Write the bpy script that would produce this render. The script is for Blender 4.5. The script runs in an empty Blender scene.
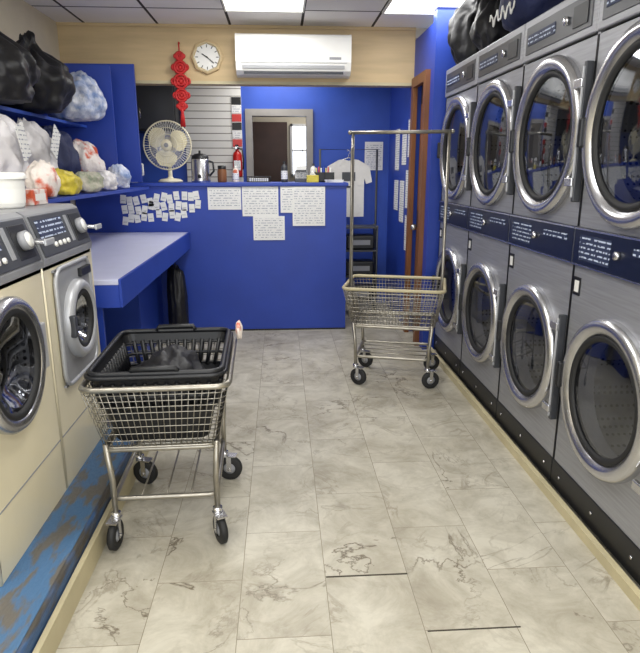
import bpy, bmesh, math, random
from mathutils import Vector, Matrix, noise
random.seed(7)
S = bpy.context.scene
try:
    S.view_settings.view_transform = 'Standard'
    S.view_settings.look = 'None'
except Exception as e:
    print(e)

# ------------------------------------------------------------ materials
def lin(h):
    h = h.lstrip('#')
    o = []
    for i in (0, 2, 4):
        c = int(h[i:i+2], 16) / 255
        o.append(c/12.92 if c <= .04045 else ((c+.055)/1.055)**2.4)
    return (o[0], o[1], o[2], 1)

def mat(name, hexcol, rough=.5, metal=0., var=.08, scale=6., bump=0., bscale=40., hex2=None, stretch=None, coat=0., spec=None, pos=(.35, .65)):
    m = bpy.data.materials.new(name); m.use_nodes = True
    nt = m.node_tree; b = nt.nodes['Principled BSDF']
    tc = nt.nodes.new('ShaderNodeTexCoord')
    mp = nt.nodes.new('ShaderNodeMapping')
    nt.links.new(tc.outputs['Object'], mp.inputs['Vector'])
    if stretch: mp.inputs['Scale'].default_value = stretch
    n = nt.nodes.new('ShaderNodeTexNoise'); n.inputs['Scale'].default_value = scale
    n.inputs['Detail'].default_value = 4 if not hex2 else 8
    nt.links.new(mp.outputs[0], n.inputs['Vector'])
    r = nt.nodes.new('ShaderNodeValToRGB')
    c = lin(hexcol)
    if hex2: c1, c2 = c, lin(hex2)
    else:
        c1 = tuple(max(0, x*(1-var)) for x in c[:3]) + (1,)
        c2 = tuple(min(1, x*(1+var)) for x in c[:3]) + (1,)
    r.color_ramp.elements[0].color = c1; r.color_ramp.elements[0].position = pos[0]
    r.color_ramp.elements[1].color = c2; r.color_ramp.elements[1].position = pos[1]
    nt.links.new(n.outputs['Fac'], r.inputs['Fac'])
    nt.links.new(r.outputs['Color'], b.inputs['Base Color'])
    b.inputs['Roughness'].default_value = rough
    b.inputs['Metallic'].default_value = metal
    if coat: b.inputs['Coat Weight'].default_value = coat
    if spec is not None: b.inputs['Specular IOR Level'].default_value = spec
    if bump:
        n2 = nt.nodes.new('ShaderNodeTexNoise'); n2.inputs['Scale'].default_value = bscale
        nt.links.new(mp.outputs[0], n2.inputs['Vector'])
        bp = nt.nodes.new('ShaderNodeBump'); bp.inputs['Strength'].default_value = bump
        bp.inputs['Distance'].default_value = .02
        nt.links.new(n2.outputs['Fac'], bp.inputs['Height'])
        nt.links.new(bp.outputs[0], b.inputs['Normal'])
    return m

def emis(name, hexcol, strength):
    m = bpy.data.materials.new(name); m.use_nodes = True
    b = m.node_tree.nodes['Principled BSDF']
    b.inputs['Base Color'].default_value = lin(hexcol)
    b.inputs['Emission Color'].default_value = lin(hexcol)
    b.inputs['Emission Strength'].default_value = strength
    return m

def glassy(name, tint, gloss=.12, rough=.03):
    m = bpy.data.materials.new(name); m.use_nodes = True
    nt = m.node_tree; nt.nodes.clear()
    out = nt.nodes.new('ShaderNodeOutputMaterial')
    tr = nt.nodes.new('ShaderNodeBsdfTransparent'); tr.inputs[0].default_value = (tint, tint, tint*1.05, 1)
    gl = nt.nodes.new('ShaderNodeBsdfGlossy'); gl.inputs['Roughness'].default_value = rough
    gl.inputs['Color'].default_value = (.9, .93, 1, 1)
    lw = nt.nodes.new('ShaderNodeLayerWeight'); lw.inputs[0].default_value = .35
    ma = nt.nodes.new('ShaderNodeMath'); ma.operation = 'MULTIPLY_ADD'
    ma.inputs[1].default_value = .4; ma.inputs[2].default_value = gloss
    nt.links.new(lw.outputs['Fresnel'], ma.inputs[0])
    mx = nt.nodes.new('ShaderNodeMixShader')
    nt.links.new(ma.outputs[0], mx.inputs[0]); nt.links.new(tr.outputs[0], mx.inputs[1]); nt.links.new(gl.outputs[0], mx.inputs[2])
    nt.links.new(mx.outputs[0], out.inputs[0])
    return m

def floor_mat():
    m = bpy.data.materials.new('marble_tile'); m.use_nodes = True
    nt = m.node_tree; b = nt.nodes['Principled BSDF']; L = nt.links.new
    tc = nt.nodes.new('ShaderNodeTexCoord')
    sp = nt.nodes.new('ShaderNodeSeparateXYZ'); L(tc.outputs['Object'], sp.inputs[0])
    cb = nt.nodes.new('ShaderNodeCombineXYZ')
    ax = nt.nodes.new('ShaderNodeMath'); ax.operation = 'ADD'; ax.inputs[1].default_value = 3.15-.147
    ay = nt.nodes.new('ShaderNodeMath'); ay.operation = 'ADD'; ay.inputs[1].default_value = 6.0-1.67
    L(sp.outputs['X'], ax.inputs[0]); L(sp.outputs['Y'], ay.inputs[0])
    L(ay.outputs[0], cb.inputs[0]); L(ax.outputs[0], cb.inputs[1])
    br = nt.nodes.new('ShaderNodeTexBrick')
    br.inputs['Scale'].default_value = 1; br.inputs['Brick Width'].default_value = .6
    br.inputs['Row Height'].default_value = .315; br.inputs['Mortar Size'].default_value = .0014
    br.inputs['Mortar Smooth'].default_value = .3
    br.inputs['Color1'].default_value = (0, 0, 0, 1); br.inputs['Color2'].default_value = (1, 1, 1, 1)
    br.inputs['Mortar'].default_value = (.5, .5, .5, 1)
    L(cb.outputs[0], br.inputs['Vector'])
    sc = nt.nodes.new('ShaderNodeVectorMath'); sc.operation = 'SCALE'; sc.inputs['Scale'].default_value = 7.
    L(br.outputs['Color'], sc.inputs[0])
    ad = nt.nodes.new('ShaderNodeVectorMath'); L(tc.outputs['Object'], ad.inputs[0]); L(sc.outputs[0], ad.inputs[1])
    def veins(scale, width, lo, hi, strength, dist):
        n1 = nt.nodes.new('ShaderNodeTexNoise'); n1.inputs['Scale'].default_value = scale; n1.inputs['Detail'].default_value = 9
        n1.inputs['Roughness'].default_value = .6; n1.inputs['Distortion'].default_value = dist
        L(ad.outputs[0], n1.inputs['Vector'])
        s = nt.nodes.new('ShaderNodeMath'); s.operation = 'SUBTRACT'; s.inputs[1].default_value = .5; L(n1.outputs['Fac'], s.inputs[0])
        a = nt.nodes.new('ShaderNodeMath'); a.operation = 'ABSOLUTE'; L(s.outputs[0], a.inputs[0])
        vr = nt.nodes.new('ShaderNodeValToRGB')
        vr.color_ramp.elements[0].position = 0; vr.color_ramp.elements[0].color = (1, 1, 1, 1)
        vr.color_ramp.elements[1].position = width; vr.color_ramp.elements[1].color = (0, 0, 0, 1)
        L(a.outputs[0], vr.inputs[0])
        n3 = nt.nodes.new('ShaderNodeTexNoise'); n3.inputs['Scale'].default_value = scale*1.35; L(ad.outputs[0], n3.inputs['Vector'])
        r3 = nt.nodes.new('ShaderNodeValToRGB'); r3.color_ramp.elements[0].position = lo; r3.color_ramp.elements[1].position = hi
        L(n3.outputs['Fac'], r3.inputs[0])
        vm = nt.nodes.new('ShaderNodeMath'); vm.operation = 'MULTIPLY'; L(vr.outputs[0], vm.inputs[0]); L(r3.outputs[0], vm.inputs[1])
        vm2 = nt.nodes.new('ShaderNodeMath'); vm2.operation = 'MULTIPLY'; vm2.inputs[1].default_value = strength; L(vm.outputs[0], vm2.inputs[0])
        return vm2.outputs[0]
    n2 = nt.nodes.new('ShaderNodeTexNoise'); n2.inputs['Scale'].default_value = 5; n2.inputs['Detail'].default_value = 9
    n2.inputs['Distortion'].default_value = .6; n2.inputs['Roughness'].default_value = .7; L(ad.outputs[0], n2.inputs['Vector'])
    br2 = nt.nodes.new('ShaderNodeValToRGB')
    br2.color_ramp.elements[0].position = .32; br2.color_ramp.elements[0].color = lin('#A29C8C')
    br2.color_ramp.elements[1].position = .6; br2.color_ramp.elements[1].color = lin('#C4BFB0')
    L(n2.outputs['Fac'], br2.inputs[0])
    m1 = nt.nodes.new('ShaderNodeMixRGB'); m1.inputs[2].default_value = lin('#5F5442')
    L(veins(1.5, .009, .45, .66, 1., .7), m1.inputs[0]); L(br2.outputs[0], m1.inputs[1])
    m1b = nt.nodes.new('ShaderNodeMixRGB'); m1b.inputs[2].default_value = lin('#8A8170')
    L(veins(2.6, .022, .4, .7, .7, 1.0), m1b.inputs[0]); L(m1.outputs[0], m1b.inputs[1])
    n5 = nt.nodes.new('ShaderNodeTexNoise'); n5.inputs['Scale'].default_value = 1.6; n5.inputs['Detail'].default_value = 9; n5.inputs['Roughness'].default_value = .65; L(tc.outputs['Object'], n5.inputs['Vector'])
    r5 = nt.nodes.new('ShaderNodeValToRGB'); r5.color_ramp.elements[0].position = .33; r5.color_ramp.elements[0].color = (.78, .76, .72, 1)
    r5.color_ramp.elements[1].position = .56; r5.color_ramp.elements[1].color = (1, 1, 1, 1); L(n5.outputs['Fac'], r5.inputs[0])
    m3 = nt.nodes.new('ShaderNodeMixRGB'); m3.blend_type = 'MULTIPLY'; m3.inputs[0].default_value = 1
    L(m1b.outputs[0], m3.inputs[1]); L(r5.outputs[0], m3.inputs[2])
    m2 = nt.nodes.new('ShaderNodeMixRGB'); m2.inputs[2].default_value = lin('#7C7362')
    L(br.outputs['Fac'], m2.inputs[0]); L(m3.outputs[0], m2.inputs[1])
    L(m2.outputs[0], b.inputs['Base Color'])
    b.inputs['Roughness'].default_value = .4
    b.inputs['Specular IOR Level'].default_value = .4
    bp = nt.nodes.new('ShaderNodeBump'); bp.inputs['Strength'].default_value = .3; bp.inputs['Distance'].default_value = .003; bp.invert = True
    L(br.outputs['Fac'], bp.inputs['Height']); L(bp.outputs[0], b.inputs['Normal'])
    return m

def grid_mat(name, base, line, step, ox, oy, w, rough=.8, axes=('X', 'Y')):
    m = bpy.data.materials.new(name); m.use_nodes = True
    nt = m.node_tree; b = nt.nodes['Principled BSDF']; L = nt.links.new
    tc = nt.nodes.new('ShaderNodeTexCoord')
    sp = nt.nodes.new('ShaderNodeSeparateXYZ'); L(tc.outputs['Object'], sp.inputs[0])
    cb = nt.nodes.new('ShaderNodeCombineXYZ')
    for i, (k, o) in enumerate(zip(axes, (ox, oy))):
        ax = nt.nodes.new('ShaderNodeMath'); ax.operation = 'ADD'; ax.inputs[1].default_value = -o + step*20
        L(sp.outputs[k], ax.inputs[0]); L(ax.outputs[0], cb.inputs[i])
    br = nt.nodes.new('ShaderNodeTexBrick'); br.offset = 0
    br.inputs['Scale'].default_value = 1; br.inputs['Brick Width'].default_value = step
    br.inputs['Row Height'].default_value = step; br.inputs['Mortar Size'].default_value = w
    br.inputs['Mortar Smooth'].default_value = 0
    c = lin(base)
    br.inputs['Color1'].default_value = c; br.inputs['Color2'].default_value = tuple(x*.93 for x in c[:3])+(1,)
    br.inputs['Mortar'].default_value = lin(line)
    L(cb.outputs[0], br.inputs['Vector']); L(br.outputs['Color'], b.inputs['Base Color'])
    b.inputs['Roughness'].default_value = rough
    n2 = nt.nodes.new('ShaderNodeTexNoise'); n2.inputs['Scale'].default_value = 120; L(tc.outputs['Object'], n2.inputs['Vector'])
    bp = nt.nodes.new('ShaderNodeBump'); bp.inputs['Strength'].default_value = .3; bp.inputs['Distance'].default_value = .01
    L(n2.outputs['Fac'], bp.inputs['Height']); L(bp.outputs[0], b.inputs['Normal'])
    return m

def stripe_mat(name, base, line, period, frac=.3, axis='Z', breakup=True):
    m = bpy.data.materials.new(name); m.use_nodes = True
    nt = m.node_tree; b = nt.nodes['Principled BSDF']; L = nt.links.new
    tc = nt.nodes.new('ShaderNodeTexCoord')
    sp = nt.nodes.new('ShaderNodeSeparateXYZ'); L(tc.outputs['Object'], sp.inputs[0])
    d = nt.nodes.new('ShaderNodeMath'); d.operation = 'DIVIDE'; d.inputs[1].default_value = period; L(sp.outputs[axis], d.inputs[0])
    f = nt.nodes.new('ShaderNodeMath'); f.operation = 'FRACT'; L(d.outputs[0], f.inputs[0])
    lt = nt.nodes.new('ShaderNodeMath'); lt.operation = 'LESS_THAN'; lt.inputs[1].default_value = frac; L(f.outputs[0], lt.inputs[0])
    fac = lt.outputs[0]
    if breakup:
        mp = nt.nodes.new('ShaderNodeMapping'); mp.inputs['Scale'].default_value = (60, 60, 1/period)
        L(tc.outputs['Object'], mp.inputs[0])
        n = nt.nodes.new('ShaderNodeTexNoise'); n.inputs['Scale'].default_value = 1; n.inputs['Detail'].default_value = 0
        L(mp.outputs[0], n.inputs['Vector'])
        g = nt.nodes.new('ShaderNodeMath'); g.operation = 'GREATER_THAN'; g.inputs[1].default_value = .47; L(n.outputs['Fac'], g.inputs[0])
        mu = nt.nodes.new('ShaderNodeMath'); mu.operation = 'MULTIPLY'; L(fac, mu.inputs[0]); L(g.outputs[0], mu.inputs[1]); fac = mu.outputs[0]
    mx = nt.nodes.new('ShaderNodeMixRGB'); mx.inputs[1].default_value = lin(base); mx.inputs[2].default_value = lin(line)
    L(fac, mx.inputs[0]); L(mx.outputs[0], b.inputs['Base Color']); b.inputs['Roughness'].default_value = .6
    return m

def drum_mat():
    m = bpy.data.materials.new('perforated_drum'); m.use_nodes = True
    nt = m.node_tree; b = nt.nodes['Principled BSDF']; L = nt.links.new
    tc = nt.nodes.new('ShaderNodeTexCoord')
    v = nt.nodes.new('ShaderNodeTexVoronoi'); v.inputs['Scale'].default_value = 38; v.inputs['Randomness'].default_value = 0
    L(tc.outputs['Object'], v.inputs['Vector'])
    r = nt.nodes.new('ShaderNodeValToRGB'); r.color_ramp.elements[0].position = .25; r.color_ramp.elements[0].color = (.01, .01, .01, 1)
    r.color_ramp.elements[1].position = .32; r.color_ramp.elements[1].color = (.4, .41, .42, 1)
    L(v.outputs['Distance'], r.inputs[0]); L(r.outputs[0], b.inputs['Base Color'])
    b.inputs['Metallic'].default_value = .5; b.inputs['Roughness'].default_value = .5
    return m

M = {}
M['floor'] = floor_mat()
M['gap'] = mat('dark_joint', '#3A352D', .8)
M['blue'] = mat('blue_paint', '#2340A0', .45, var=.06, scale=3, bump=.03)
M['bluedk'] = mat('blue_paint_back', '#2A4FB0', .5, var=.08, scale=3)
M['lav'] = mat('lavender_laminate', '#C9CBE2', .3, var=.03)
M['wood'] = mat('pale_wood_panel', '#C6AE84', .55, var=.07, scale=5, stretch=(.4, 1, 4))
M['brown'] = mat('brown_wood', '#7A4C2A', .5, var=.2, scale=6, stretch=(4, 4, .4))
M['ceil'] = grid_mat('ceiling_tile', '#F4F1ED', '#2E2926', .61, -.405, 5.12, .011)
M['cream_wall'] = mat('cream_wall', '#CFC6B0', .7, var=.03)
M['steel'] = mat('brushed_steel', '#9FA0A5', .47, .55, var=.09, scale=4, stretch=(1, 1, 30))
M['chrome'] = mat('polished_chrome', '#CDCDD0', .26, .95, var=.04)
M['wire'] = mat('chrome_wire', '#A09B90', .35, .8, var=.1, scale=20)
M['black'] = mat('black_plastic', '#121317', .45, var=.15)
M['navy'] = mat('navy_panel', '#141A2E', .3, var=.1)
M['rubber'] = mat('black_rubber', '#1B1B1C', .65, var=.2)
M['grey'] = mat('grey_plastic', '#8E8F93', .45, var=.06)
M['dkgrey'] = mat('dark_grey_plastic', '#3A3C41', .4, var=.08)
M['cream'] = mat('cream_enamel', '#E0D6B8', .3, var=.04, scale=3, coat=.3)
M['white'] = mat('white_plastic', '#E6E5E0', .35, var=.02)
M['paper'] = mat('paper_blank', '#E9E9E6', .7, var=.02)
M['print'] = stripe_mat('paper_printed', '#E6E6E4', '#9A9DAA', .022)
M['label'] = stripe_mat('label_print', '#26304E', '#B9C4DA', .02, .35)
M['slat'] = stripe_mat('slatwall_white', '#DAD9D4', '#77746C', .075, .12, 'Z', False)
M['glass'] = glassy('door_glass', .5)
M['drum'] = drum_mat()
M['trim'] = mat('beige_vinyl_trim', '#BDB290', .5, var=.08)
M['curb'] = mat('worn_blue_curb', '#4A4640', .6, hex2='#3A5A84', scale=7, stretch=(2, .6, 2.5), bump=.3, pos=(.42, .56))
M['curbtop'] = mat('worn_curb_top', '#625E58', .6, hex2='#456A90', scale=10, stretch=(2.2, .6, 1), bump=.3, pos=(.42, .52))
M['bagblack'] = mat('black_bag_nylon', '#131318', .5, var=.2, bump=.5, bscale=14)
M['bagwhite'] = mat('white_bag_plastic', '#D3D0D2', .4, var=.06, bump=.5, bscale=16)
M['bagnavy'] = mat('navy_bag_fabric', '#20284E', .7, var=.2, bump=.4, bscale=20)
M['bagblue'] = mat('blue_bag_plastic', '#6F88B8', .45, hex2='#E0E2EA', scale=14, bump=.4)
M['bagpat'] = mat('patterned_bag', '#E3DAD4', .5, hex2='#C4502C', scale=9, bump=.4, pos=(.5, .6))
M['yellow'] = mat('yellow_plastic_bag', '#C9B840', .4, var=.15, bump=.4)
M['red'] = mat('red_cord', '#B81E1E', .6, var=.15, scale=30)
M['redp'] = mat('red_paint', '#C0201C', .35, var=.05)
M['greenp'] = mat('green_grey_cloth', '#8A927E', .8, hex2='#B8B2A4', scale=20, bump=.4)
M['orange'] = mat('orange_cloth', '#C96B52', .8, hex2='#E8DCD2', scale=14, pos=(.35, .45))
M['cloth'] = mat('white_cotton', '#E4E2DC', .85, var=.05, bump=.3, bscale=25)
M['fanw'] = mat('fan_cream_plastic', '#E2DABE', .4, var=.05)
M['fanblade'] = mat('fan_blade_cream', '#E9DFB8', .35, var=.04)
M['lamp'] = emis('light_diffuser', '#FBFAF2', 3.0)
M['winglow'] = emis('daylight_pane', '#E8F2FF', 2.2)
M['door_in'] = mat('dark_brown_door', '#4A3428', .5, var=.1)
M['frame'] = mat('grey_door_frame', '#8D8A86', .5, var=.08)
M['lamgrey'] = mat('metal_grey_light', '#B4B5B8', .4, .3, var=.04)

# ------------------------------------------------------------ mesh builder
class MB:
    def __init__(s, name, loc=(0, 0, 0), rz=0.):
        s.name = name; s.loc = loc; s.rz = rz; s.V = []; s.F = []; s.MI = []; s.SM = []; s.mats = []
    def mi(s, m):
        if m not in s.mats: s.mats.append(m)
        return s.mats.index(m)
    def add(s, vs, fs, m, smooth=False):
        o = len(s.V); k = s.mi(m)
        s.V += [tuple(v) for v in vs]
        for f in fs:
            s.F.append([i+o for i in f]); s.MI.append(k); s.SM.append(smooth)
    def bmadd(s, bm, m, smooth=False):
        bm.verts.index_update()
        s.add([v.co.copy() for v in bm.verts], [[v.index for v in f.verts] for f in bm.faces], m, smooth)
        bm.free()
    def box(s, x0, x1, y0, y1, z0, z1, m, bev=0., rot=None, seg=2):
        bm = bmesh.new(); bmesh.ops.create_cube(bm, size=1)
        for v in bm.verts:
            v.co = Vector((v.co.x*(x1-x0), v.co.y*(y1-y0), v.co.z*(z1-z0)))
        if bev: bmesh.ops.bevel(bm, geom=bm.edges[:], offset=bev, segments=seg, affect='EDGES', profile=.5)
        c = Vector(((x0+x1)/2, (y0+y1)/2, (z0+z1)/2))
        R = rot if rot else Matrix.Identity(3)
        for v in bm.verts: v.co = R @ v.co + c
        s.bmadd(bm, m, False)
    def tube(s, pts, r, m, seg=8, closed=False):
        P = [Vector(p) for p in pts]; n = len(P); vs = []; fs = []
        up = None
        for i in range(n):
            if closed: t = (P[(i+1) % n]-P[i-1])
            else: t = P[min(i+1, n-1)]-P[max(i-1, 0)]
            t.normalize()
            if up is None:
                a = Vector((0, 0, 1)) if abs(t.z) < .9 else Vector((1, 0, 0))
                up = (a-t*a.dot(t)).normalized()
            else:
                up = (up-t*up.dot(t))
                up = up.normalized() if up.length > 1e-5 else Vector((1, 0, 0))
            sd = t.cross(up)
            for k in range(seg):
                an = 2*math.pi*k/seg
                vs.append(P[i]+up*math.cos(an)*r+sd*math.sin(an)*r)
        rng = n if closed else n-1
        for i in range(rng):
            j = (i+1) % n
            for k in range(seg):
                l = (k+1) % seg
                fs.append([i*seg+k, i*seg+l, j*seg+l, j*seg+k])
        if not closed:
            fs.append(list(range(seg))[::-1]); fs.append([(n-1)*seg+k for k in range(seg)])
        s.add(vs, fs, m, True)
    def lathe(s, prof, org, axis, m, seg=48, smooth=True, cap0=False, cap1=False):
        ax = Vector(axis).normalized(); o = Vector(org)
        a = Vector((0, 0, 1)) if abs(ax.z) < .9 else Vector((1, 0, 0))
        u = (a-ax*a.dot(ax)).normalized(); w = ax.cross(u)
        vs = []; fs = []
        for (r, h) in prof:
            for k in range(seg):
                an = 2*math.pi*k/seg
                vs.append(o+ax*h+u*math.cos(an)*r+w*math.sin(an)*r)
        for i in range(len(prof)-1):
            for k in range(seg):
                l = (k+1) % seg
                fs.append([i*seg+k, i*seg+l, (i+1)*seg+l, (i+1)*seg+k])
        if cap0: fs.append(list(range(seg))[::-1])
        if cap1: fs.append([(len(prof)-1)*seg+k for k in range(seg)])
        s.add(vs, fs, m, smooth)
    def cyl(s, p0, p1, r, m, seg=20, smooth=True):
        p0 = Vector(p0); p1 = Vector(p1); L = (p1-p0).length
        s.lathe([(r, 0), (r, L)], p0, p1-p0, m, seg, smooth, True, True)
    def extr(s, poly, axis, a0, a1, m):
        n = len(poly); vs = []
        for a in (a0, a1):
            for (p, q) in poly:
                if axis == 'y': vs.append((p, a, q))
                elif axis == 'x': vs.append((a, p, q))
                else: vs.append((p, q, a))
        fs = [list(range(n))[::-1], [n+i for i in range(n)]]
        for i in range(n):
            j = (i+1) % n; fs.append([i, j, n+j, n+i])
        s.add(vs, fs, m)
    def holeplate(s, y0, y1, z0, z1, cy, cz, r, x, m):
        ang = [2*math.pi*k/64 for k in range(64)]
        for (yy, zz) in ((y0, z0), (y1, z0), (y0, z1), (y1, z1)):
            ang.append(math.atan2(zz-cz, yy-cy) % (2*math.pi))
        ang = sorted(set(ang)); inn = []; out = []
        for a in ang:
            c, sn = math.cos(a), math.sin(a)
            inn.append((x, cy+r*c, cz+r*sn))
            ts = []
            if c > 1e-9: ts.append((y1-cy)/c)
            if c < -1e-9: ts.append((y0-cy)/c)
            if sn > 1e-9: ts.append((z1-cz)/sn)
            if sn < -1e-9: ts.append((z0-cz)/sn)
            t = min(ts); out.append((x, cy+t*c, cz+t*sn))
        n = len(ang); fs = []
        for i in range(n):
            j = (i+1) % n; fs.append([i, n+i, n+j, j])
        s.add(inn+out, fs, m)
    def sph(s, c, rad, m, sub=3, fn=None):
        bm = bmesh.new(); bmesh.ops.create_icosphere(bm, subdivisions=sub, radius=1)
        for v in bm.verts:
            p = v.co.copy()
            if fn: p = fn(p)
            v.co = Vector((c[0]+p.x*rad[0], c[1]+p.y*rad[1], c[2]+p.z*rad[2]))
        s.bmadd(bm, m, True)
    def done(s):
        me = bpy.data.meshes.new(s.name); me.from_pydata(s.V, [], s.F)
        for m in s.mats: me.materials.append(M[m])
        me.polygons.foreach_set('material_index', s.MI)
        me.polygons.foreach_set('use_smooth', s.SM)
        me.update()
        bm = bmesh.new(); bm.from_mesh(me); bmesh.ops.recalc_face_normals(bm, faces=bm.faces[:]); bm.to_mesh(me); bm.free()
        ob = bpy.data.objects.new(s.name, me); ob.location = s.loc; ob.rotation_euler = (0, 0, s.rz)
        bpy.context.collection.objects.link(ob)
        return ob

# ------------------------------------------------------------ room shell
YB = 5.64   # counter / soffit plane
HC = 2.7
def simple(name, *a, m, **k):
    b = MB(name); b.box(*a, m, **k); return b.done()
simple('floor', -1.95, 2.25, -1.6, 8.6, -.1, 0, m='floor')
simple('ceiling', -1.95, 2.25, -1.6, YB+.02, HC, HC+.08, m='ceil')
simple('ceiling_back_room', -1.95, 2.25, YB+.02, 8.6, 2.62, 2.7, m='cream_wall')
simple('wall_left', -1.95, -1.85, -1.6, 8.6, 0, HC, m='cream_wall')
simple('wall_right', 2.13, 2.23, -1.6, 5.0, 0, HC, m='cream_wall')
simple('wall_partition', 1.2, 2.13, 4.9, 5.0, 0, HC, m='blue')
b = MB('tile_joint_strips'); b.box(.15, .463, 1.962, 1.968, .0, .0015, 'gap'); b.box(.47, .79, 1.664, 1.669, 0, .0015, 'gap'); b.done()  # thin dark strips laid along two floor tile joints
# side wall of passage with doorway
b = MB('wall_passage')
b.box(1.2, 1.3, 5.0, 5.04, 0, 2.6, 'blue'); b.box(1.2, 1.3, 5.52, 6.8, 0, 2.6, 'blue'); b.box(1.2, 1.3, 5.04, 5.52, 2.25, 2.6, 'blue')
b.done()
b = MB('door_2')
b.box(1.16, 1.2, 5.02, 5.09, 0, 2.27, 'brown'); b.box(1.16, 1.2, 5.47, 5.55, 0, 2.27, 'brown'); b.box(1.16, 1.2, 5.09, 5.47, 2.19, 2.27, 'brown')
b.box(1.24, 1.28, 5.07, 5.5, 0.01, 2.22, 'door_in'); b.box(1.225, 1.24, 5.14, 5.42, .2, 1.0, 'brown'); b.box(1.225, 1.24, 5.14, 5.42, 1.15, 2.05, 'brown')
b.sph((1.2, 5.42, 1.0), (.03, .03, .03), 'chrome', 2)
b.done()
b = MB('wall_soffit'); b.box(-1.85, 1.2, YB, YB+.16, 2.23, HC-.001, 'wood'); b.done()
b = MB('trim_1'); b.box(-1.85, 1.2, YB-.012, YB, 2.675, 2.699, 'wood'); b.box(-1.85, 1.2, YB-.01, YB, 2.225, 2.25, 'trim'); b.done()
# back wall with doorway
b = MB('wall_back')
b.box(-1.85, -.36, 6.8, 6.9, 0, 2.62, 'bluedk'); b.box(.36, 1.3, 6.8, 6.9, 0, 2.62, 'bluedk'); b.box(-.36, .36, 6.8, 6.9, 2.13, 2.62, 'bluedk'); b.done()
b = MB('door_1')
b.box(-.36, -.29, 6.76, 6.9, 0, 2.13, 'frame'); b.box(.29, .36, 6.76, 6.9, 0, 2.13, 'frame'); b.box(-.29, .29, 6.76, 6.9, 2.06, 2.13, 'frame')
b.done()
b = MB('wall_corridor'); b.box(-1.0, 1.0, 8.2, 8.3, 0, 2.62, 'cream_wall'); b.box(-1.0, -.9, 6.9, 8.2, 0, 2.62, 'cream_wall'); b.box(.9, 1.0, 6.9, 8.2, 0, 2.62, 'cream_wall'); b.done()
b = MB('door_3')
b.box(-.42, .1, 8.14, 8.198, 0, 2.1, 'door_in'); b.box(-.35, .03, 8.12, 8.14, .2, .95, 'brown'); b.box(-.35, .03, 8.12, 8.14, 1.1, 1.95, 'door_in')
b.sph((.04, 8.1, 1.02), (.03, .03, .03), 'chrome', 2); b.done()
b = MB('window_1')
b.box(.17, .43, 8.17, 8.195, 1.45, 2.05, 'winglow')
for (x0, x1, z0, z1) in ((.14, .17, 1.42, 2.08), (.43, .46, 1.42, 2.08), (.14, .46, 2.05, 2.08), (.14, .46, 1.42, 1.45), (.295, .305, 1.45, 2.05), (.17, .43, 1.74, 1.76)):
    b.box(x0, x1, 8.15, 8.199, z0, z1, 'white')
b.done()
# storefront behind camera
b = MB('wall_front'); b.box(-1.85, 2.13, -1.6, -1.5, 0, .5, 'cream_wall'); b.box(-1.85, 2.13, -1.6, -1.5, 2.5, HC, 'cream_wall')
b.box(-1.85, -1.6, -1.6, -1.5, .5, 2.5, 'cream_wall'); b.box(1.9, 2.13, -1.6, -1.5, .5, 2.5, 'cream_wall'); b.done()
b = MB('window_2')
for x in (-1.6, -.45, .72, 1.87): b.box(x, x+.03, -1.57, -1.53, .5, 2.5, 'frame')
b.done()
simple('baseboard_left', -.765, -.745, -1.49, 3.12, 0, .10, m='trim')
b = MB('curb_platform'); b.box(-1.848, -.771, -1.49, 3.12, 0, .15, 'curb', bev=.012); b.box(-1.845, -.785, -1.48, 3.1, .1502, .1525, 'curbtop'); b.done()
simple('baseboard_right', 1.235, 1.262, -1.49, 4.88, 0, .045, m='trim')
# troffers
def troffer(x, y, e):
    b = MB('ceiling_light_panel', (x, y, HC)); w = .29
    b.box(-w, w, -w, w, -.012, -.004, 'lamp')
    for (x0, x1, y0, y1) in ((-w-.015, -w, -w-.015, w+.015), (w, w+.015, -w-.015, w+.015), (-w, w, -w-.015, -w), (-w, w, w, w+.015)):
        b.box(x0, x1, y0, y1, -.018, -.001, 'white')
    b.done()
    l = bpy.data.lights.new('troffer_lamp', 'AREA'); l.shape = 'RECTANGLE'; l.size = .56; l.size_y = .56; l.energy = e; l.color = (1, .99, .97)
    o = bpy.data.objects.new('troffer_lamp', l); o.location = (x, y, HC-.03); bpy.context.collection.objects.link(o)
for (x, y, e) in [(-.1, 4.815, 20), (1.12, 4.815, 9), (-.1, 2.375, 20), (.51, .545, 17), (-1.32, 1.155, 17), (-.1, -.675, 17)]: troffer(x, y, e)
l = bpy.data.lights.new('storefront_daylight', 'AREA'); l.shape = 'RECTANGLE'; l.size = 3.3; l.size_y = 1.9; l.energy = 70; l.color = (.96, .98, 1)
o = bpy.data.objects.new('storefront_daylight', l); o.location = (.1, -1.45, 1.5); o.rotation_euler = (math.radians(90), 0, 0); bpy.context.collection.objects.link(o)
l = bpy.data.lights.new('back_room_lamp', 'AREA'); l.size = .6; l.energy = 15; l.color = (1, .98, .95)
o = bpy.data.objects.new('back_room_lamp', l); o.location = (0, 6.3, 2.58); bpy.context.collection.objects.link(o)
l = bpy.data.lights.new('corridor_fill_light', 'POINT'); l.energy = 10; l.shadow_soft_size = .1  # added fill light without a fixture, brightens the back doorway
o = bpy.data.objects.new('corridor_fill_light', l); o.location = (.4, 7.5, 2.4); bpy.context.collection.objects.link(o)

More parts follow.
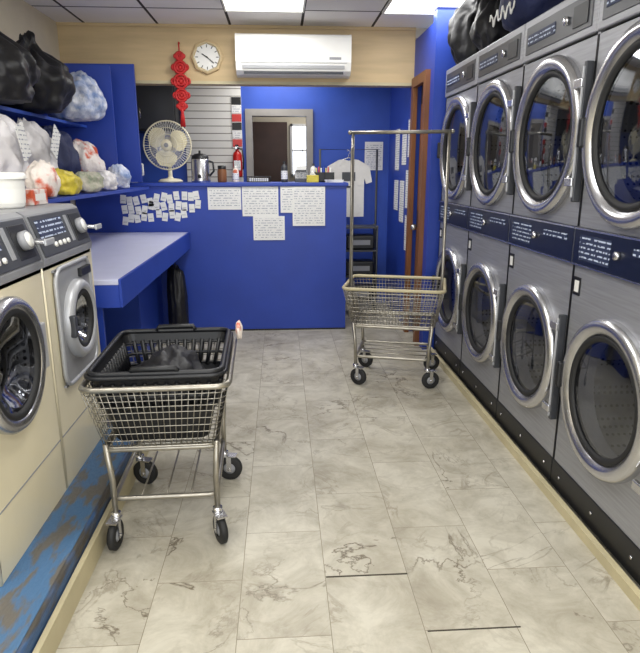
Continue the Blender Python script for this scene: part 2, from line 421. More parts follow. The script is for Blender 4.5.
# ------------------------------------------------------------ dryers
def dryer(y):
    w = .38; T = 2.235; b = MB('stacked_tumble_dryer', (1.29, y, 0))
    b.box(.05, .8, -w, w, .001, .05, 'black')
    b.box(-.005, .05, -w, w, .03, .16, 'black', bev=.004)
    for k in (-.3, 0, .3): b.cyl((-.005, k, .1), (-.009, k, .1), .008, 'chrome', 12)
    b.box(.0, .8, -w, -w+.008, .16, T, 'steel'); b.box(.0, .8, w-.008, w, .16, T, 'steel')
    b.box(.0, .8, -w, w, T-.008, T, 'steel'); b.box(.79, .8, -w, w, .05, T, 'grey')
    def bay(z0, z1, cz, R):
        rh = R-.075
        b.holeplate(-w+.004, w-.004, z0, z1, 0, cz, rh, 0, 'steel')
        for yy in (-w+.002, w-.002): b.box(-.002, .002, yy-.002, yy+.002, z0, z1, 'black')
        A = (-1, 0, 0); O = (0, 0, cz)
        b.lathe([(R, 0), (R+.002, .018), (R-.004, .034), (R-.018, .044), (R-.034, .045), (R-.046, .042), (R-.066, .024), (R-.072, .014), (R-.074, 0)], O, A, 'chrome', 72)
        b.lathe([(R-.066, .026), (R-.07, .032), (R-.084, .030), (R-.094, .02), (R-.094, 0)], O, A, 'rubber', 64)
        g = R-.09
        b.lathe([(g, .018), (g*.8, .024), (g*.5, .03), (g*.2, .032), (.001, .032)], O, A, 'glass', 48)
        b.lathe([(rh, 0), (rh, -.08)], O, A, 'lamgrey', 48)
        b.lathe([(rh, -.08), (rh+.05, -.1), (rh+.05, -.62), (.001, -.62)], O, A, 'drum', 48)
        for k in range(3):
            an = .5+k*2.094; r1 = rh+.05
            c = Vector((.36, math.cos(an)*(r1-.03), cz+math.sin(an)*(r1-.03)))
            b.box(c.x-.24, c.x+.24, c.y-.02, c.y+.02, c.z-.035, c.z+.035, 'lamgrey', rot=Matrix.Rotation(an, 3, 'X'))
        hy = -w+.018
        k_ = R/.37
        b.box(-.034, 0, hy-.010, hy+.010, cz-.29*k_, cz+.29*k_, 'dkgrey', bev=.004)
        b.box(-.042, -.032, hy-.004, hy+.004, cz-.27*k_, cz+.27*k_, 'lamgrey', bev=.002)
        for q in (-.2, .2): b.box(-.048, -.03, hy-.008, hy+.06, cz+q-.018, cz+q+.018, 'chrome', bev=.004)
        hy = min(R-.005, w-.03)
        b.box(-.06, -.03, hy-.015, hy+.012, cz-.06, cz+.06, 'black', bev=.008)
    bay(.16, 1.10, .61, .325)
    bay(1.265, 2.03, 1.65, .362)
    b.box(-.014, .01, -w, w, 1.10, 1.265, 'navy', bev=.005)
    b.box(-.018, -.013, w-.30, w-.06, 1.13, 1.235, 'label')
    b.box(-.019, -.013, -w+.06, -w+.3, 1.195, 1.225, 'label')
    b.box(-.017, -.013, -w, w, 1.255, 1.262, 'chrome'); b.box(-.017, -.013, -w, w, 1.103, 1.108, 'chrome')
    b.cyl((-.013, .02, 1.185), (-.03, .02, 1.185), .016, 'chrome', 16)
    b.box(-.004, .0, w-.075, w-.015, .97, 1.05, 'black', bev=.001); b.box(-.006, -.003, w-.065, w-.03, .985, 1.035, 'white')
    b.box(-.012, .02, -w, w, 2.04, T, 'steel', bev=.006)
    b.box(-.016, -.01, -w+.04, w-.04, 2.07, 2.2, 'dkgrey', bev=.002)
    b.box(-.019, -.014, .0, w-.07, 2.11, 2.16, 'label')
    b.box(-.02, -.014, -w+.07, -w+.2, 2.09, 2.175, 'black')
    b.cyl((-.014, -w+.26, 2.135), (-.03, -w+.26, 2.135), .018, 'chrome', 16)
    b.done()
for k in range(4): dryer(4.85-.3825-.765*k)

# ------------------------------------------------------------ washers
def washer(y, big):
    w = .315; b = MB('front_load_washer', (-.95, y, .1535), math.pi)
    cz = .69; R = .24 if big else .18; cy = .05 if big else 0
    b.box(.0, .85, -w, -w+.01, 0, .97, 'cream'); b.box(0, .85, w-.01, w, 0, .97, 'cream')
    b.box(.84, .85, -w, w, 0, 1.0, 'cream'); b.box(0, .85, -w, w, .955, .972, 'cream')
    b.box(.0, .03, -w+.01, w-.01, 0.0, .04, 'cream')
    rh = R-.05
    b.holeplate(-w, w, .04, .97, cy, cz, rh, 0, 'cream')
    for yy in (-w, w): b.cyl((.004, yy*.995, 0), (.004, yy*.995, .97), .006, 'cream', 10)
    if not big:
        hw, z0, z1, rr = .225, .43, .945, .07
        b.holeplate(-hw, hw, z0, z1, 0, cz, rh, -.012, 'grey')
        loop = []
        for (cy_, cz_, a0) in ((hw-rr, z1-rr, 0), (-hw+rr, z1-rr, 90), (-hw+rr, z0+rr, 180), (hw-rr, z0+rr, 270)):
            for q in range(7):
                an = math.radians(a0+q*15); loop.append((-.012, cy_+rr*math.cos(an), cz_+rr*math.sin(an)))
        b.tube(loop, .010, 'lamgrey', 8, True)
        b.box(-.012, 0, -hw, hw, z0, z0+.01, 'grey'); b.box(-.012, 0, -hw, hw, z1-.01, z1, 'grey')
        b.box(-.03, -.01, -.20, -.06, .87, .91, 'black', bev=.004)
    A = (-1, 0, 0); O = (-.012 if not big else 0, cy, cz)
    b.lathe([(R, 0), (R, .02), (R-.012, .036), (R-.03, .04), (R-.045, .032), (R-.055, .012), (R-.055, 0)], O, A, 'chrome' if big else 'lamgrey', 64)
    b.lathe([(R-.045, .03), (R-.055, .034), (R-.07, .026), (R-.075, 0)], O, A, 'rubber', 48)
    g = R-.065
    b.lathe([(g, .02), (g*.8, 0), (g*.6, -.03), (g*.3, -.04), (.001, -.042)], O, A, 'glass', 40)
    b.lathe([(rh, 0), (rh-.01, -.06), (rh+.04, -.07), (rh+.04, -.45), (.001, -.45)], (0, cy, cz), A, 'drum', 40)
    b.box(-.06, -.03, cy+R-.035, cy+R-.005, cz-.05, cz+.05, 'dkgrey', bev=.008)
    b.box(-.034, 0, cy-R-.02, cy-R+.03, cz-.09, cz+.09, 'lamgrey', bev=.006)
    b.box(-.002, .002, -w+.01, w-.01, .235, .24, 'grey')
    # console
    b.extr([(-.008, .972), (-.012, 1.0), (.045, 1.175), (.07, 1.19), (.28, 1.19), (.30, .972)], 'y', -w+.004, w-.004, 'grey')
    ang = -math.atan2(.057, .175)
    R3 = Matrix.Rotation(-ang, 3, 'Y')
    def onface(y0, y1, s0, s1, t, m, bev=.0):
        p0 = Vector((-.012, 0, 1.0)); d = Vector((.057, 0, .175)); n = Vector((-.175, 0, .057)).normalized()
        c = p0+d*((s0+s1)/2)+n*(t/2)
        hz = d.length*(s1-s0)/2
        b.box(c.x-t/2, c.x+t/2, y0, y1, c.z-hz, c.z+hz, m, bev=bev, rot=R3)
        return c, n
    onface(-w+.02, w-.02, .04, .96, .006, 'dkgrey', .002)
    onface(-.02, w-.05, .45, .85, .009, 'label')
    onface(-w+.22, -.06, .2, .85, .009, 'grey', .002)
    c, n = onface(-w+.05, -w+.19, .15, .85, .009, 'black', .002)
    q = Vector((c.x, -w+.12, c.z)); b.cyl(q, q+n*.03, .036, 'grey', 24); b.cyl(q+n*.03, q+n*.034, .028, 'white', 20)
    for k in range(4):
        q = Vector((c.x-.012, .0+k*.05, c.z-.045)); b.cyl(q, q+n*.012, .011, 'white', 12)
    b.box(-.06, 0.01, -w+.02, -w+.09, 1.075, 1.09, 'chrome', bev=.004)
    b.box(-.07, -.06, -w+.01, -w+.10, 1.07, 1.095, 'lamgrey', bev=.004)
    b.done()
washer(2.745, False); washer(2.105, True)

# ------------------------------------------------------------ counter, table, shelving
b = MB('service_counter')
b.box(-1.84, .61, YB, 6.1, 0.0, 1.36, 'blue'); b.box(-1.84, .625, YB-.02, 6.12, 1.36, 1.39, 'blue', bev=.004)
b.box(-.84, .61, YB-.006, YB, 0, .015, 'black')
b.done()
b = MB('folding_table')
b.box(-1.825, -.85, 3.14, 5.615, .92, .95, 'lav', bev=.004)
b.box(-.85, -.835, 3.14, 5.615, .80, .952, 'blue', bev=.003); b.box(-1.825, -.85, 3.14, 3.155, .80, .92, 'blue')
b.box(-1.82, -1.12, 4.68, 4.70, 0, .92, 'blue'); b.box(-1.82, -.95, 3.16, 3.18, 0, .92, 'blue'); b.box(-1.14, -1.12, 4.7, 5.6, 0, .92, 'blue')
b.done()
b = MB('wall_panel_left'); b.box(-1.8495, -1.84, 3.2, 5.5, .96, 2.3, 'blue'); b.done()
b = MB('storage_shelf')
b.box(-1.838, -1.15, 3.1, 5.5, 1.34, 1.36, 'blue'); b.box(-1.838, -1.55, 3.2, 5.5, 1.83, 1.85, 'bluedk')
b.box(-1.838, -1.21, 5.5, 5.53, 1.40, 2.36, 'blue')
b.box(-1.838, -1.33, 5.2, 5.22, 1.36, 2.3, 'blue')
b.done()

def paper(name, x0, x1, z0, z1, y, m='print', tilt=0):
    b = MB(name, ((x0+x1)/2, y, (z0+z1)/2)); w = (x1-x0)/2; h = (z1-z0)/2
    b.box(-w, w, -.003, 0, -h, h, 'paper'); b.box(-w+.015, w-.015, -.004, -.0028, -h+.02, h-.02, m)
    o = b.done(); o.rotation_euler = (0, tilt, 0); return o
for (x0, x1, z0, z1, yy) in ((-.66, -.36, 1.15, 1.35, 0), (-.35, -.02, 1.09, 1.355, 0), (-.255, .035, .87, 1.09, .003), (.0, .2, 1.12, 1.355, .004), (.11, .41, 1.0, 1.355, .008)):
    paper('notice_paper', x0, x1, z0, z1, YB-.001-yy)
b = MB('paper_tag_row')
for i in range(34):
    x = -1.44+ (i % 12)*.06 + random.uniform(-.01, .01); z = 1.29-(i//12)*.08-random.uniform(0, .04)+(.0 if x > -1.2 else -.03)
    b.box(x, x+.05, YB-.006-.001*(i % 3), YB-.002, z-.045, z+.03, 'paper', rot=Matrix.Rotation(random.uniform(-.25, .25), 3, 'Y'))
    b.box(x+.008, x+.04, YB-.0105, YB-.008, z-.02, z-.015, 'lamgrey')
b.done()
for (y, z0, z1) in ((5.68, 1.62, 1.95), (5.95, 1.55, 1.85), (5.72, 1.15, 1.5), (6.0, 1.0, 1.4), (6.3, 1.5, 1.9), (6.3, 1.1, 1.4), (5.7, .75, 1.08)):
    b = MB('wall_notice', (1.198, y, (z0+z1)/2)); h = (z1-z0)/2; b.box(-.004, 0, -.1, .1, -h, h, 'print'); b.done()
paper('wall_poster', .93, 1.13, 1.5, 1.8, 6.797)
b = MB('slatwall_panel'); b.box(-1.0, -.40, 6.77, 6.798, .9, 2.5, 'slat'); b.done()
b = MB('wall_calendar_strip', (-.45, 6.765, 1.99))
for k in range(6): b.box(-.05, .05, -.008, 0, .22-.085*k-.04, .22-.085*k+.035, ('black', 'print', 'redp')[k % 3])
b.box(-.052, .052, -.003, 0, -.26, .26, 'paper'); b.done()
b = MB('dark_area_cabinet', (-1.4, 6.6, 2.1))  # added black cabinet shape, standing in for a dark area with black things
b.box(-.4, .36, -.15, .195, -.22, .3, 'black', bev=.006)
for x in (-.39, -.01): b.box(x, x+.36, -.17, -.15, -.2, .28, 'dkgrey', bev=.004)
for x in (-.06, .02): b.cyl((x, -.19, -.1), (x, -.19, .0), .006, 'chrome', 8)
b.done()

# ------------------------------------------------------------ soffit objects
b = MB('wall_air_conditioner', (.13, YB-.003, 2.44))
prof = [(0, .16), (-.17, .16), (-.19, .15), (-.20, .13), (-.20, -.06), (-.175, -.125), (-.13, -.155), (0, -.16)]
b.extr([(p, q) for p, q in prof], 'x', -.47, .47, 'white')
b.extr([(p*1.015-.001, q*1.01) for p, q in prof], 'x', -.485, -.47, 'white'); b.extr([(p*1.015-.001, q*1.01) for p, q in prof], 'x', .47, .485, 'white')
b.box(-.45, .45, -.202, -.199, -.066, -.062, 'grey')
b.box(-.42, .42, -.19, -.15, -.14, -.135, 'dkgrey', rot=Matrix.Rotation(.7, 3, 'X'))
b.box(-.43, .43, -.196, -.18, -.11, -.08, 'lamgrey', bev=.003, rot=Matrix.Rotation(.35, 3, 'X'))
for k in range(9): b.box(-.44, .44, -.15+.015*k, -.145+.015*k, .158, .162, 'grey')
b.box(.3, .4, -.203, -.2, -.04, -.02, 'grey')
b.done()
b = MB('wall_clock', (-.61, YB-.002, 2.44))
b.lathe([(.001, 0), (.135, 0), (.14, .012), (.135, .025), (.118, .03), (.108, .022)], (0, 0, 0), (0, -1, 0), 'wood', 8, False)
b.lathe([(.11, .018), (.001, .018)], (0, 0, 0), (0, -1, 0), 'white', 48)
b.lathe([(.108, .018), (.108, .03), (.115, .03)], (0, 0, 0), (0, -1, 0), 'trim', 48)
for k in range(12):
    a = k*math.pi/6; c = Vector((math.sin(a)*.088, -.02, math.cos(a)*.088)); b.box(c.x-.003, c.x+.003, -.0215, -.018, c.z-.011, c.z+.011, 'black', rot=Matrix.Rotation(a, 3, 'Y'))
for (a, L, w) in ((math.radians(-60), .05, .004), (math.radians(130), .075, .003)):
    c = Vector((math.sin(a)*L/2, 0, math.cos(a)*L/2)); b.box(c.x-w, c.x+w, -.025, -.022, c.z-L/2, c.z+L/2, 'black', rot=Matrix.Rotation(a, 3, 'Y'))
b.cyl((0, -.018, 0), (0, -.028, 0), .006, 'black', 12)
b.done()
b = MB('red_knot_ornament', (-.84, YB-.05, 2.53))
b.tube([(0, .048, .02), (0, .0, .02), (0, 0, -.08)], .006, 'red', 6)
def ring(cx, cz, R, r=.012, n=20, sx=1, sz=1):
    b.tube([(cx+R*sx*math.cos(2*math.pi*k/n), 0, cz+R*sz*math.sin(2*math.pi*k/n)) for k in range(n)], r, 'red', 6, True)
zc = -.06
for R in (.03, .048, .055, .048, .03):
    zc -= R
    ring(0, zc, R); ring(0, zc, R*.55, .011); ring(-R, zc, R*.42, .01); ring(R, zc, R*.42, .01)
    b.sph((0, 0, zc), (R*.35, .014, R*.35), 'red', 2)
    for a in range(4): 
        an = math.pi/4+a*math.pi/2; b.tube([(0, 0, zc), (R*math.cos(an), 0, zc+R*math.sin(an))], .008, 'red', 6)
    zc -= R+.01
for k in range(14):
    an = 2*math.pi*k/14; b.tube([(0, 0, zc+.01), (.012*math.cos(an), .012*math.sin(an), zc-.03), (.02*math.cos(an), .016*math.sin(an), zc-.13)], .004, 'red', 5)
b.lathe([(.004, .02), (.014, .01), (.014, -.02), (.01, -.03)], (0, 0, zc), (0, 0, 1), 'red', 12)
b.done()

# ------------------------------------------------------------ counter-top objects
b = MB('desk_fan', (-1.03, 5.86, 1.391))
b.lathe([(.001, 0), (.11, 0), (.115, .012), (.09, .028), (.03, .036), (.02, .05), (.018, .14), (.001, .14)], (0, .04, 0), (0, 0, 1), 'fanw', 32)
fc = Vector((0, -.02, .33))
b.lathe([(.001, -.16), (.04, -.155), (.06, -.12), (.06, -.04), (.001, -.03)], fc, (0, -1, 0), 'fanw', 24)
b.tube([(0, .04, .13), (0, .06, .22), (0, .07, .33)], .02, 'fanw', 10)
Rf = .215
for (rr_, dy) in ((Rf, 0), (Rf*.72, -.045), (Rf*.45, -.055)):
    b.tube([(rr_*math.cos(2*math.pi*k/40), fc.y+dy, fc.z+rr_*math.sin(2*math.pi*k/40)) for k in range(40)], .007 if rr_ == Rf else .003, 'fanw', 6, True)
for k in range(56):
    a = 2*math.pi*k/56; c, s_ = math.cos(a), math.sin(a)
    b.tube([(.05*c, fc.y-.06, fc.z+.05*s_), (Rf*.6*c, fc.y-.053, fc.z+Rf*.6*s_), (Rf*.9*c, fc.y-.03, fc.z+Rf*.9*s_), (Rf*c, fc.y, fc.z+Rf*s_), (Rf*.9*c, fc.y+.03, fc.z+Rf*.9*s_), (.06*c, fc.y+.05, fc.z+.06*s_)], .0018, 'white', 4)
b.lathe([(.001, .066), (.045, .064), (.052, .056), (.052, .05)], fc, (0, -1, 0), 'fanw', 24)
b.lathe([(.001, .068), (.02, .067)], fc, (0, -1, 0), 'grey', 24)
for k in range(3):
    a0 = k*2.094+.4; n = 10; vs = []; fs = []
    for i in range(n+1):
        t = i/n; r = .04+.15*t; half = .66*math.sin(math.pi*min(1, t*.85+.12))+.2
        for j in range(5):
            u = j/4-.5; a = a0+u*2*half; vs.append((r*math.cos(a), fc.y-.01+.045*u, fc.z+r*math.sin(a)))
    for i in range(n):
        for j in range(4): fs.append([i*5+j, i*5+j+1, (i+1)*5+j+1, (i+1)*5+j])
    b.add(vs, fs, 'fanblade', True)
b.done()
b = MB('coffee_maker', (-.74, 5.85, 1.391))
b.lathe([(.001, 0), (.085, 0), (.09, .01), (.085, .03), (.085, .2), (.075, .215), (.001, .215)], (0, 0, 0), (0, 0, 1), 'chrome', 32)
b.lathe([(.08, .2), (.078, .235), (.05, .255), (.012, .26), (.012, .285), (.001, .287)], (0, 0, 0), (0, 0, 1), 'black', 32)
b.tube([(.08, -.02, .19), (.12, -.03, .18), (.125, -.03, .1), (.085, -.02, .06)], .01, 'black', 8)
b.box(-.015, .015, -.12, -.08, .04, .07, 'black', bev=.004); b.cyl((0, -.11, .04), (0, -.11, .07), .012, 'black', 12)
b.done()
b = MB('coffee_jar', (-.54, 5.82, 1.391))
b.lathe([(.001, 0), (.04, 0), (.043, .01), (.043, .1), (.035, .12), (.035, .13)], (0, 0, 0), (0, 0, 1), 'brown', 24)
b.lathe([(.038, .12), (.038, .15), (.001, .152)], (0, 0, 0), (0, 0, 1), 'black', 24); b.done()
b = MB('fire_extinguisher', (-.45, 6.68, 1.55))
b.lathe([(.001, -.12), (.045, -.12), (.05, -.1), (.05, .1), (.04, .13), (.018, .15), (.018, .17)], (0, 0, 0), (0, 0, 1), 'redp', 24)
b.box(-.02, .02, -.025, .025, .165, .195, 'chrome', bev=.004); b.box(-.015, .015, -.08, .03, .195, .21, 'black', bev=.003)
b.tube([(.0, -.03, .18), (.055, -.04, .16), (.065, -.04, .06), (.06, -.04, -.04)], .008, 'black', 8)
b.box(-.035, .035, -.052, -.045, -.05, .05, 'print'); b.box(-.03, .03, .045, .088, 0, .12, 'dkgrey'); b.done()
def bottle(name, loc, r, h, m, capm):
    b = MB(name, loc)
    b.lathe([(.001, 0), (r, 0), (r*1.03, .008), (r, h*.65), (r*.8, h*.78), (r*.35, h*.86), (r*.35, h*.9)], (0, 0, 0), (0, 0, 1), m, 24)
    b.lathe([(r*.42, h*.88), (r*.42, h), (.001, h)], (0, 0, 0), (0, 0, 1), capm, 20)
    b.lathe([(r*1.045, h*.15), (r*1.045, h*.55)], (0, 0, 0), (0, 0, 1), 'print', 24); b.done()
bottle('sanitizer_bottle', (.04, 5.8, 1.391), .03, .19, 'dkgrey', 'black')
bottle('spray_bottle', (.32, 5.98, 1.391), .03, .17, 'white', 'dkgrey')
bottle('soap_bottle', (-.42, 5.9, 1.391), .03, .15, 'orange', 'white')
b = MB('card_payment_terminal', (.2, 5.86, 1.391)); 
b.extr([(-.08, 0), (.08, 0), (.08, .11), (.03, .11), (-.08, .035)], 'x', -.06, .06, 'dkgrey')
b.box(-.045, .045, .035, .075, .108, .114, 'navy'); b.box(-.05, .05, .02, .03, .11, .15, 'white', bev=.004)
for i in range(9): 
    x = -.03+(i % 3)*.03; y_ = -.05+(i//3)*.025; b.box(x-.009, x+.009, y_-.008, y_+.008, .04+(y_+.05)*.68, .058+(y_+.05)*.68, 'grey')
b.done()
b = MB('desk_organizer', (.42, 5.88, 1.391))
b.box(-.09, .09, -.07, .07, 0, .008, 'black')
for (x0, x1, y0, y1) in ((-.09, .09, -.07, -.064), (-.09, .09, .064, .07), (-.09, -.084, -.07, .07), (.084, .09, -.07, .07), (-.003, .003, -.07, .07)): b.box(x0, x1, y0, y1, 0, .09, 'black')
for k in range(7): b.tube([(-.07+.02*k, -.02, .01), (-.075+.023*k, -.01+.01*(k % 3), .13+.01*(k % 2))], .005, ('yellow', 'redp', 'white', 'blue')[k % 4], 6)
b.done()
b = MB('tissue_box', (.3, 5.72, 1.391)); b.box(-.055, .055, -.04, .04, 0, .065, 'yellow', bev=.004); b.box(-.03, .03, -.012, .012, .0655, .067, 'white')
b.tube([(-.02, 0, .06), (0, .01, .1), (.02, 0, .06)], .012, 'paper', 6); b.done()
b = MB('paper_stack', (.5, 5.72, 1.391))
for k in range(6): b.box(-.08, .08, -.05, .05, .004*k, .004*k+.0035, 'paper', rot=Matrix.Rotation(.04*k, 3, 'Z'))
b.done()
b = MB('wire_letter_tray', (-.2, 5.9, 1.391))
for z in (.004, .05): b.tube([(-.11, -.08, z), (.11, -.08, z), (.11, .08, z), (-.11, .08, z)], .003, 'black', 5, True)
for k in range(12):
    x = -.11+.02*k; b.tube([(x, -.08, .05), (x, -.08, .004), (x, .08, .004), (x, .08, .05)], .002, 'black', 4)
b.box(-.09, .09, -.06, .06, .008, .035, 'paper'); b.done()
b = MB('detergent_pitcher', (-1.36, 5.74, 1.391))
b.lathe([(.001, 0), (.06, 0), (.065, .01), (.072, .16), (.076, .2), (.07, .2), (.062, .02), (.001, .015)], (0, 0, 0), (0, 0, 1), 'white', 28)
b.tube([(.07, 0, .17), (.115, 0, .16), (.115, 0, .07), (.068, 0, .05)], .009, 'white', 8); b.done()
b = MB('hanging_t_shirt', (.72, 6.5, 1.36))
half = [(.0, .235), (.06, .25), (.1, .245), (.22, .18), (.25, .02), (.19, .0), (.165, .06), (.165, -.34), (.0, -.345)]
out = [(x, z) for x, z in half] + [(-x, z) for x, z in half[::-1] if x > 0]
b.extr(out, 'y', -.02, .02, 'cloth')
b.box(-.07, .07, -.024, -.019, .03, .12, 'dkgrey'); b.box(-.05, .05, -.0245, -.019, -.04, -.02, 'navy')
b.tube([(-.18, 0, .2), (0, 0, .27), (.18, 0, .2)], .006, 'chrome', 6); b.tube([(0, 0, .27), (0, 0, .3), (.02, 0, .32), (.0, 0, .345), (-.02, 0, .33)], .004, 'chrome', 6)
b.done()
b = MB('garment_stand', (.72, 6.5, 0))
b.tube([(-.3, 0, .02), (-.3, 0, 1.71), (.3, 0, 1.71), (.3, 0, .02)], .012, 'dkgrey', 8)
for x in (-.3, .3): b.tube([(x, -.18, .012), (x, .18, .012)], .012, 'dkgrey', 8)
b.done()
b = MB('storage_rack', (.82, 6.3, 0))
for x in (-.17, .17):
    for y in (-.12, .1): b.cyl((x, y, 0), (x, y, .95), .01, 'dkgrey', 8)
for z in (.15, .42, .69, .93): b.box(-.18, .18, -.13, .11, z-.01, z+.01, 'dkgrey')
for z in (.16, .43, .70): b.box(-.15, .15, -.11, .09, z, z+.15, 'black', bev=.02); b.box(-.1, .1, -.115, -.11, z+.05, z+.1, 'grey')
b.done()

# ------------------------------------------------------------ carts
def rrect(hx, hy, r, n=6):
    pts = []
    for (sx, sy, a0) in ((1, 1, 0), (-1, 1, 90), (-1, -1, 180), (1, -1, 270)):
        for q in range(n): a = math.radians(a0+90*q/(n-1)); pts.append((sx*(hx-r)+r*math.cos(a), sy*(hy-r)+r*math.sin(a)))
    return pts
def cart(loc, rz, rack):
    b = MB('wire_laundry_cart', loc, rz)
    L, W = .345, .275; l, w = .29, .22; zt, zb = .71, .45
    def rect(hx, hy, z, r, n=5): return [(x, y, z) for x, y in rrect(hx, hy, r, n)]
    b.tube(rect(L, W, zt, .05), .012, 'trim' if rack else 'wire', 8, True)
    for t in (0, .1, .2, .3, .4, .52, .64, .76, .88, 1):
        b.tube(rect(L+(l-L)*t, W+(w-W)*t, zt+(zb-zt)*t, .045), .0022 if 0 < t < 1 else .006, 'wire', 4, True)
    n = 26
    for i in range(n+1):
        u = -1+2*i/n
        for sy in (-1, 1): b.tube([(u*(L-.02), sy*W, zt), (u*(l-.02), sy*w, zb)], .0019, 'wire', 4)
        if i % 2 == 0: b.tube([(u*(l-.02), -w, zb), (u*(l-.02), w, zb)], .0022, 'wire', 4)
    n = 20
    for i in range(n+1):
        u = -1+2*i/n
        for sx in (-1, 1): b.tube([(sx*L, u*(W-.02), zt), (sx*l, u*(w-.02), zb)], .0019, 'wire', 4)
        if i % 2 == 0: b.tube([(-l, u*(w-.02), zb), (l, u*(w-.02), zb)], .0022, 'wire', 4)
    lx, ly = .255, .205
    b.tube(rect(.275, .215, .435, .03), .011, 'wire', 8, True)
    b.tube(rect(lx, ly, .21, .03), .011, 'wire', 8, True)
    for k in (-.1, 0, .1): b.tube([(-lx, k, .21), (lx, k, .21)], .004, 'wire', 6)
    R = .062
    for sx in (-1, 1):
        for sy in (-1, 1):
            x, y = sx*lx, sy*ly
            b.tube([(sx*.275, sy*.215, .46), (x+.005*sx, y, .3), (x, y, .145)], .012, 'wire', 8)
            b.cyl((x, y, .125), (x, y, .15), .02, 'chrome', 14)
            if rack: a = .4*sx
            else: a = (math.pi+.15*sx) if sy > 0 else (math.pi+.9+.5*sx)
            if not rack and sx > 0 and sy > 0: a = -math.pi/2-.35
            d = Vector((math.cos(a), math.sin(a), 0)); s_ = Vector((-d.y, d.x, 0)); c = Vector((x, y, 0))+d*.025; c.z = R
            Rm = Matrix.Rotation(a, 3, 'Z')
            b.box(c.x-.035, c.x+.035, c.y-.022, c.y+.022, .126, .132, 'chrome', rot=Rm)
            for k in (-1, 1):
                e = c+s_*.02*k
                b.box(e.x-.012, e.x+.012, e.y-.002, e.y+.002, R-.012, .13, 'chrome', rot=Rm)
            b.lathe([(.03, -.014), (R-.008, -.015), (R, -.01), (R, .01), (R-.008, .015), (.03, .014)], c, s_, 'rubber', 28)
            b.lathe([(.001, -.016), (.012, -.016), (.03, -.01), (.032, 0), (.03, .01), (.012, .016), (.001, .016)], c, s_, 'grey', 20)
            b.cyl(c-s_*.026, c+s_*.026, .006, 'chrome', 8)
    if rack:
        for sx in (-1, 1):
            b.tube([(sx*.3, 0, .44), (sx*.325, 0, .70), (sx*.325, 0, 1.75)], .011, 'wire', 8)
        b.tube([(-.325, -.05, .70), (-.325, -.05, 1.64), (-.325, 0, 1.67)], .008, 'wire', 8)
        b.tube([(-.345, 0, 1.75), (.345, 0, 1.75)], .012, 'wire', 8)
        for sx in (-1, 1): b.sph((sx*.345, 0, 1.75), (.015, .015, .015), 'wire', 2)
    b.done()
CX, CY = -.495, 2.49
cart((CX, CY, 0), math.radians(92), False)
cart((.82, 4.22, 0), math.radians(-15), True)

b = MB('plastic_laundry_basket', (CX, CY, .46), math.radians(2))
bx, by, tx, ty, H = .185, .25, .25, .315, .30
def lerp(t): return bx+(tx-bx)*t, by+(ty-by)*t
def wall(t0, t1, m='black'):
    a0 = rrect(*lerp(t0), .05); a1 = rrect(*lerp(t1), .05); n = len(a0); vs = [(x, y, H*t0) for x, y in a0]+[(x, y, H*t1) for x, y in a1]
    b.add(vs, [[i, (i+1) % n, n+(i+1) % n, n+i] for i in range(n)], m, False)
wall(0, .5); wall(.82, 1.0)
p = rrect(bx, by, .05); b.add([(x, y, 0.002) for x, y in p], [list(range(len(p)))], 'black')
for t, r_ in ((.5, .006), (.66, .008), (.82, .006), (1.0, .012)):
    b.tube([(x, y, H*t) for x, y in rrect(*lerp(t), .05)], r_, 'black', 6, True)
def onside(u, t, side):
    x, y = lerp(t)
    return {0: (u*(x-.04), -y, H*t), 1: (u*(x-.04), y, H*t), 2: (-x, u*(y-.04), H*t), 3: (x, u*(y-.04), H*t)}[side]
for side in range(4):
    n = 10 if side < 2 else 13
    for i in range(n+1):
        u = -1+2*i/n; b.tube([onside(u, .46, side), onside(u, .86, side)], .011, 'black', 5)
b.tube([(x, y, H-.012) for x, y in rrect(tx+.012, ty+.012, .06)], .009, 'black', 6, True)
for s_ in (-1, 1):
    b.tube([(-.09, s_*(ty-.005), H), (-.08, s_*(ty+.002), H+.02), (.08, s_*(ty+.002), H+.02), (.09, s_*(ty-.005), H)], .011, 'black', 8)
b.done()
def lump(name, loc, rad, m, seed=0, amp=.18, sub=4, neck=False, flat=-.7, extra=None):
    b = MB(name, loc)
    def fn(p):
        q = p.copy(); off = Vector((seed*3.7, seed*1.3, seed*2.1))
        d = noise.noise(p*1.6+off)*amp + noise.noise(p*4+off)*amp*.45
        an = math.atan2(p.y, p.x)
        fold = math.sin(an*11+4*noise.noise(p*1.5+off))*.03*(1+max(0, p.z)*2)
        q *= 1+d+fold
        if neck and p.z > .55:
            t = (p.z-.55)/.45; k = 1-t*.9 if t < .75 else .32+(t-.75)*1.6
            q.x *= max(.12, k); q.y *= max(.12, k); q.z += t*.25
        if q.z < flat: q.z = flat+(q.z-flat)*.1
        q.x = max(q.x, (-1.832-loc[0])/rad[0]) if loc[0] < -1.3 else q.x   # rests against the wall
        return q
    b.sph((0, 0, (-flat+.055)*rad[2]+.002), rad, m, sub, fn)
    if extra: extra(b)
    return b.done()
def lift(dx, dy, dz, rotx, w=.05, h=.09):
    return lambda b: b.box(dx, dx+.004, dy-w, dy+w, dz-h, dz+h, 'print', rot=Matrix.Rotation(rotx, 3, 'X'))
def towel(b):
    b.box(-.10, .0, -.20, -.08, .175, .19, 'grey', bev=.006); b.box(-.09, .01, -.19, -.07, .19, .203, 'lamgrey', bev=.006)
lump('folded_garment', (CX, CY+.02, .465), (.15, .21, .16), 'bagblack', 3, extra=towel)
lump('draped_cloth', (CX+.29, CY+.27, .724), (.016, .045, .045), 'orange', 5, .2, flat=-.9)

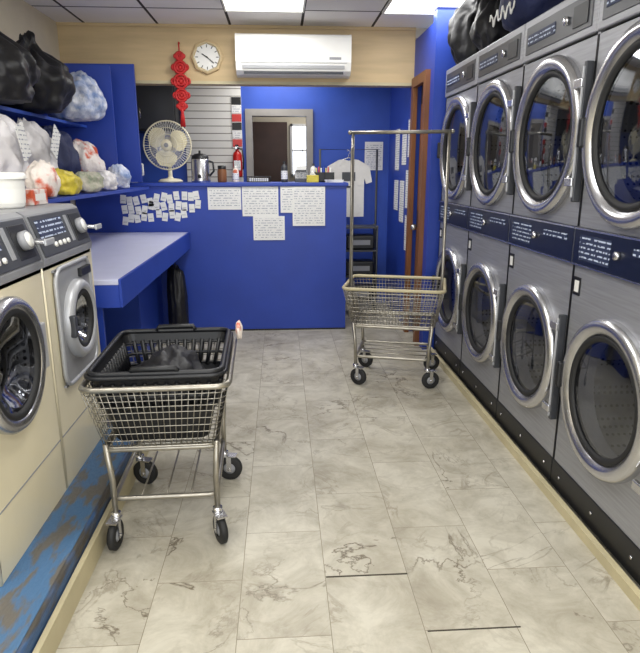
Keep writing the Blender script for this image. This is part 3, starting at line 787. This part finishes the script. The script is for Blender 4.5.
# ------------------------------------------------------------ bags
lump('black_laundry_bag', (-1.56, 3.60, 1.852), (.24, .22, .20), 'bagblack', 1, neck=True, sub=5)
lump('black_laundry_bag', (-1.56, 4.18, 1.852), (.25, .26, .22), 'bagblack', 2, neck=True, sub=5)
lump('striped_laundry_bag', (-1.53, 4.88, 1.852), (.22, .2, .19), 'bagblue', 4, sub=5)
lump('white_laundry_bag', (-1.52, 3.35, 1.362), (.20, .20, .24), 'bagwhite', 6, sub=5, extra=lift(.21, -.05, .28, .4))
lump('white_laundry_bag', (-1.54, 3.82, 1.362), (.20, .19, .235), 'bagwhite', 7, sub=5, extra=lift(.21, 0, .3, -.6))
lump('blue_laundry_bag', (-1.56, 4.33, 1.362), (.18, .23, .235), 'bagnavy', 8, sub=5)
lump('printed_shopping_bag', (-1.2, 3.21, 1.362), (.08, .09, .10), 'bagpat', 9)
lump('printed_shopping_bag', (-1.54, 4.92, 1.362), (.17, .17, .2), 'bagpat', 10)
lump('yellow_plastic_bag', (-1.22, 3.56, 1.362), (.09, .12, .08), 'yellow', 11, .3)
lump('folded_cloth_pile', (-1.22, 4.0, 1.362), (.09, .13, .07), 'greenp', 12, .3)
lump('folded_cloth_pile', (-1.22, 4.40, 1.362), (.08, .12, .07), 'bagwhite', 22, .3)
lump('grocery_bag', (-1.22, 4.78, 1.362), (.08, .1, .1), 'bagblue', 31, .25)
def jug(name, loc, m, cap, s=1.):
    b = MB(name, loc)
    b.box(-.05*s, .05*s, -.075*s, .075*s, 0, .19*s, m, bev=.02*s, seg=3)
    b.lathe([(.06*s, .18*s), (.035*s, .215*s), (.024*s, .225*s), (.024*s, .24*s)], (0, .02*s, 0), (0, 0, 1), m, 20)
    b.lathe([(.03*s, .23*s), (.03*s, .265*s), (.001, .267*s)], (0, .02*s, 0), (0, 0, 1), cap, 20)
    b.tube([(0, -.03*s, .18*s), (0, -.06*s, .215*s), (0, -.02*s, .225*s)], .01*s, m, 8)
    b.box(.0495*s, .052*s, -.05*s, .05*s, .04*s, .14*s, 'label'); b.done()
jug('detergent_jug', (-1.45, 2.95, 1.347), 'white', 'blue')
b = MB('white_plastic_tub', (-1.17, 2.68, 1.345))
b.lathe([(.001, 0), (.075, 0), (.08, .01), (.088, .12), (.09, .13)], (0, 0, 0), (0, 0, 1), 'white', 32); b.lathe([(.095, .12), (.095, .14), (.085, .146), (.001, .148)], (0, 0, 0), (0, 0, 1), 'white', 32)
b.lathe([(.0825, .02), (.0865, .08)], (0, 0, 0), (0, 0, 1), 'white', 32); b.done()
b = MB('dryer_sheet_box', (-1.17, 2.92, 1.345)); b.box(-.06, .06, -.09, .09, 0, .07, 'bagpat', bev=.004); b.box(.0601, .062, -.06, .06, .02, .05, 'white'); b.done()
lump('black_coat', (-.95, 5.42, 0.0), (.09, .12, .38), 'bagblack', 13, .15)
T = 2.238
lump('black_laundry_bag', (1.43, 4.65, T), (.18, .17, .26), 'bagblack', 14, sub=5)
lump('black_laundry_bag', (1.50, 4.27, T), (.2, .17, .24), 'bagblack', 15, sub=5)
def scrib(b):
    pts = [(-.262, .24-.018*t, .12+.03*math.sin(t*1.2)+.01*math.sin(t*2.9)) for t in [k*.25 for k in range(88)]]
    b.tube(pts, .005, 'white', 5)
lump('navy_laundry_bag', (1.53, 3.62, T), (.25, .40, .26), 'bagnavy', 16, sub=5, extra=scrib)
lump('navy_laundry_bag', (1.6, 2.7, T), (.26, .36, .24), 'bagnavy', 19, sub=5)

# ------------------------------------------------------------ world & camera
w = bpy.data.worlds.new('World'); S.world = w; w.use_nodes = True
nt = w.node_tree; bg = nt.nodes['Background']; bg.inputs[0].default_value = (.8, .88, 1, 1); bg.inputs[1].default_value = 1.0
cam = bpy.data.cameras.new('camera'); cam.sensor_width = 36; cam.lens = 33.75; cam.sensor_fit = 'HORIZONTAL'; cam.clip_start = .05
co = bpy.data.objects.new('camera', cam); co.location = (0, 0, 1.5)
co.rotation_euler = (math.radians(90-14.6), 0, math.radians(-3.69)); bpy.context.collection.objects.link(co)
S.camera = co
